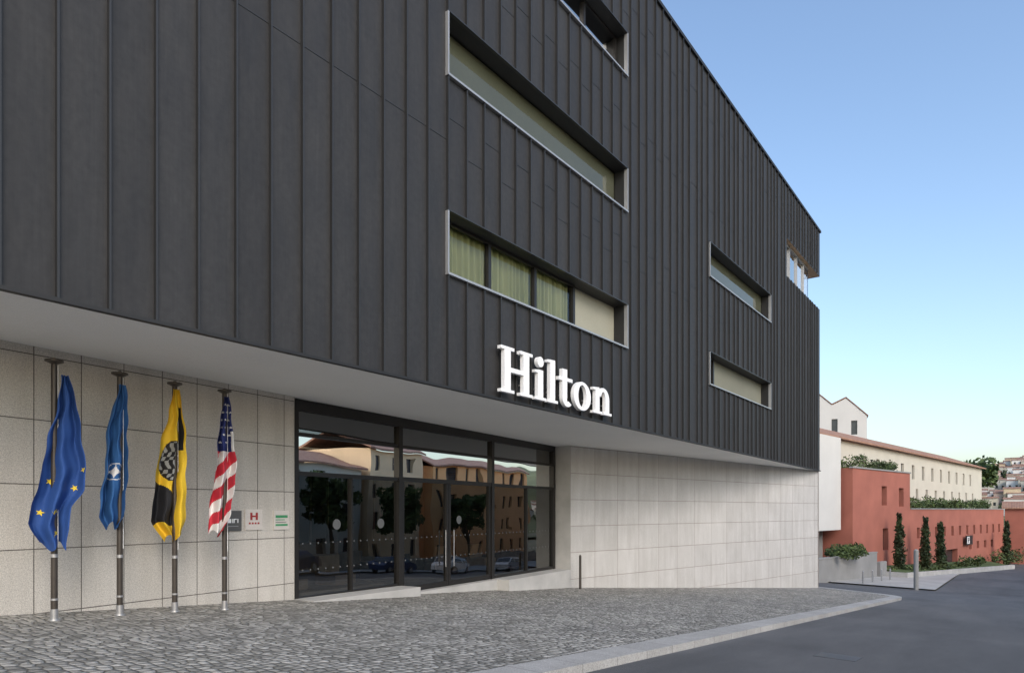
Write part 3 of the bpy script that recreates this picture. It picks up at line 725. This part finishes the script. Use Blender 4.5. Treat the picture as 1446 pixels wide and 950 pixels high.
for k in range(4):
    x,y=63+k*2.4,10.2-.35*k; z0=gz(x,y); mb=MB(); mb.cyl(x,y,z0-.1,z0+.95,.07,.07,12); mb.cyl(x,y,z0+.95,z0+1.0,.07,.03,12); mb.build('street_bollard',M_steel)
# white gabled house behind
GH=empty('white_gabled_house'); mb=MB()
openings_wall(mb,-6,6.4,-8,15.1,[(1.2,2.1,12.7,15.0),(4.1,5.0,12.3,14.6)],.3)
mb.poly([(-6,0,15.1),(6.4,0,15.1),(6.4,0,15.3),(3.35,0,18.3),(1.25,0,17.3),(-1.4,0,19.8),(-6,0,16)],0)
mb.quad((6.4,0,-8),(6.4,12,-8),(6.4,12,15.3),(6.4,0,15.3),0); mb.quad((-6,0,-8),(-6,12,-8),(-6,12,16),(-6,0,16),0)
mb.build('walls',[M_whitewall,M_whitewall,M_win],GH,(121.7,25.6,0),R(-78))
mb=MB()
for (a,b) in (((6.6,15.2),(3.35,18.4)),((3.35,18.4),(1.25,17.4)),((1.25,17.4),(-1.4,19.9)),((-1.4,19.9),(-6.2,16))):
    mb.hexa([(a[0],-.12,a[1]),(b[0],-.12,b[1]),(b[0],12,b[1]),(a[0],12,a[1]),(a[0],-.12,a[1]+.16),(b[0],-.12,b[1]+.16),(b[0],12,b[1]+.16),(a[0],12,a[1]+.16)])
mb.build('roof',M_roof,GH,(121.7,25.6,0),R(-78))
RH=empty('red_street_house'); mb=MB()
openings_wall(mb,0,16,-9,.2,[(3,4,-3.4,-1.8),(7,8,-3.4,-1.8),(11,12,-3.4,-1.8)],.3)
mb.quad((0,0,-9),(0,14,-9),(0,14,.2),(0,0,.2),0)
mb.build('walls',[M_red,M_red,M_win],RH,(128,1.3,0),R(-90))
mb=MB(); mb.hexa([(-.4,-.4,.2),(16.4,-.4,.2),(16.4,5,1.2),(-.4,5,1.2),(-.4,-.4,.4),(16.4,-.4,.4),(16.4,5,1.4),(-.4,5,1.4)]); mb.build('roof',M_roof,RH,(128,1.3,0),R(-90))

# ------------------------------------------------------------------ hillside
def ss(t): t=max(0,min(1,t)); return t*t*(3-2*t)
def hz(X,Y): return -8.2+ (38*ss((X-220)/260)+10*ss((X-480)/300))*(.45+.55*ss((70-Y)/110)) +1.5*math.sin(X*.05)*math.sin(Y*.07)
grid('hillside',fr(180,900,40),fr(-400,300,40),0,simple('hill_scrub',(.11,.12,.055),.95,.4,.03,.4),hz)
HT=empty('hillside_town'); mw=MB(); rr=random.Random(21)
for k in range(640):
    X=rr.uniform(290,520); Y=rr.uniform(-110,55)
    z=hz(X,Y); a=rr.uniform(3.5,7.5); d=rr.uniform(5,8); h=rr.uniform(3,5.5); m=rr.choice((0,0,0,0,1,1,2,3))
    mw.box(X-d/2,X+d/2,Y-a/2,Y+a/2,z-4,z+h,m)
    mw.prism([(X-d/2-.3,z+h),(X+d/2+.3,z+h),(X,z+h+d*.10)],Y-a/2-.3,Y+a/2+.3,4)
    nwin=int(a//1.8)
    for i in range(nwin):
        for lv in range(max(1,int(h//2.7))):
            y=Y-a/2+(i+.5)*a/nwin; mw.box(X-d/2-.05,X-d/2+.02,y-.4,y+.4,z+.8+lv*2.5,z+2.0+lv*2.5,5)
M_hw=simple('town_white',(.80,.78,.74),.9,.05,.3,30)
mw.build('houses',[M_hw,M_cream,simple('ochre_wall',(.62,.52,.36),.9),simple('pink_wall',(.62,.48,.40),.9),M_roof,M_win],HT)
mb=MB()
for k in range(420):
    X=rr.uniform(270,520); Y=rr.uniform(-110,55); q=rr.uniform(1.3,2.8); leaves(mb,(X,Y,hz(X,Y)+q*.8),(q,q,q*1.0),40,.6,rr)
for k in range(12):
    leaves(mb,(305+rr.uniform(-3,3),12.0+rr.uniform(-4,4),rr.uniform(10,17)),(4,4,3),110,.8,rr)
mb.build('distant_trees',M_leaf)

# ------------------------------------------------------------------ opposite side of the street (seen in the glass)
def house(name,x0,x1,y0,y1,top,wall,floors,seed):
    e=empty(name); zb=gz((x0+x1)/2,y0)-3; n=int((x1-x0)//3.2); hs=[]
    base=gz((x0+x1)/2,y0)
    for i in range(n):
        cx=x1-x0; c=(i+.5)*cx/n
        for f in range(floors):
            z=base+1.2+f*3.2
            if z+1.7<top: hs.append((c-.55,c+.55,z,z+1.7))
    mb=MB(); openings_wall(mb,0,x1-x0,zb,top,hs,.25)
    d=y0-y1
    mb.quad((0,0,zb),(0,d,zb),(0,d,top),(0,0,top)); mb.quad((x1-x0,0,zb),(x1-x0,d,zb),(x1-x0,d,top),(x1-x0,0,top)); mb.quad((0,d,zb),(x1-x0,d,zb),(x1-x0,d,top),(0,d,top))
    mb.build('walls',[wall,wall,M_win],e,(x1,y0,0),math.pi)
    mb=MB(); mb.hexa([(-.5,-.5,top),(x1-x0+.5,-.5,top),(x1-x0+.5,d/2,top+1.6),(-.5,d/2,top+1.6),(-.5,-.5,top+.2),(x1-x0+.5,-.5,top+.2),(x1-x0+.5,d/2,top+1.8),(-.5,d/2,top+1.8)])
    mb.hexa([(-.5,d/2,top+1.6),(x1-x0+.5,d/2,top+1.6),(x1-x0+.5,d+.5,top),(-.5,d+.5,top),(-.5,d/2,top+1.8),(x1-x0+.5,d/2,top+1.8),(x1-x0+.5,d+.5,top+.2),(-.5,d+.5,top+.2)])
    mb.build('roof',M_roof,e,(x1,y0,0),math.pi)
house('orange_house',28,42,-19,-29,6.0,M_orange,4,1)
house('cream_house',44,55,-20,-30,4.4,M_cream,4,2)
house('peach_house',56,66,-19.5,-29,6.6,M_peach,4,5)
house('orange_terrace_house',68,96,-19,-29,5.5,M_orange,4,3)
house('cream_terrace_house',10,26,-19,-29,5.0,M_cream,3,4)
mb=MB()
for i in range(12):
    x0=0+i*8; z=gz(x0+4,-14.2); mb.box(x0,x0+7.99,-14.7,-14.2,z-1.5,z+1.4)
mb.build('stone_retaining_wall',simple('rough_stone',(.30,.26,.20),.95,.35,2,12))
tree(33,-16,7.0,2.2,1); tree(46,-16,8.5,2.6,2); tree(57,-16,8.5,2.4,3); tree(71,-16,9.0,2.6,4); tree(22,-16,6,2.2,5)

def car(x,y,rz,col):
    e=empty('parked_car'); e.location=(x,y,gz(x,y)-.12); e.rotation_euler=(0,R(4.3),rz)
    prof=[(-2.1,.35),(-2.15,.75),(-1.95,.95),(-1.5,1.0),(-.95,1.42),(.55,1.46),(1.2,1.02),(2.0,.86),(2.15,.6),(2.1,.32)]
    mb=MB()
    secs=[]
    for yy in (-.86,-.80,0,.80,.86):
        secs.append([(p[0]*(.985 if abs(yy)>.85 else 1),yy*(.80 if p[1]>1.1 else 1),p[1]+(0.02 if abs(yy)<.5 else 0)) for p in prof])
    n=len(prof)
    for s in secs: mb.v+=s
    for k in range(len(secs)-1):
        for i in range(n):
            a=k*n+i; b=k*n+(i+1)%n; mb.f.append((a,b,b+n,a+n)); mb.m.append(0)
    mb.f.append(tuple(range(n))); mb.m.append(0); mb.f.append(tuple(4*n+i for i in range(n))[::-1]); mb.m.append(0)
    mb.build('body',col,e)
    mb=MB()
    for sg_ in (-1,1):
        for q in ([(-1.3,1.0),(-.9,1.36),(-.15,1.38),(-.15,1.0)],[(-.05,1.0),(-.05,1.38),(.5,1.39),(1.05,1.02)]):
            mb.poly([(p[0],sg_*(.875 if p[1]<1.1 else .705),p[1]) for p in q])
    mb.poly([(.62,-.62,1.43),(.62,.62,1.43),(1.19,.74,1.06),(1.19,-.74,1.06)]); mb.poly([(-1.0,-.62,1.41),(-1.0,.62,1.41),(-1.5,.74,1.03),(-1.5,-.74,1.03)])
    mb.build('windows',M_win,e)
    for i,(wx,wy) in enumerate(((-1.35,-.8),(-1.35,.8),(1.35,-.8),(1.35,.8))):
        mb=MB(); mb.cyl(0,0,-.11,.11,.33,.33,24,0); mb.cyl(0,0,-.12,.12,.2,.2,16,1); w_=mb.build('wheel_%d'%(i+1),[M_black,M_steel],e); w_.location=(wx,wy,.33); w_.rotation_euler=(R(90),0,0)
M_car=simple('silver_paint',(.5,.51,.53),.25,.02,1,10,.4,0); M_car2=simple('white_paint',(.75,.75,.75),.25,.02,1,10,0,0); M_car3=simple('dark_blue_paint',(.03,.05,.12),.25,.02,1,10,.2,0)
car(50,-5.9,0,M_car2); car(41,-5.9,0,M_car3); car(30,-5.9,math.pi,M_car3); car(62,-5.9,0,M_car)
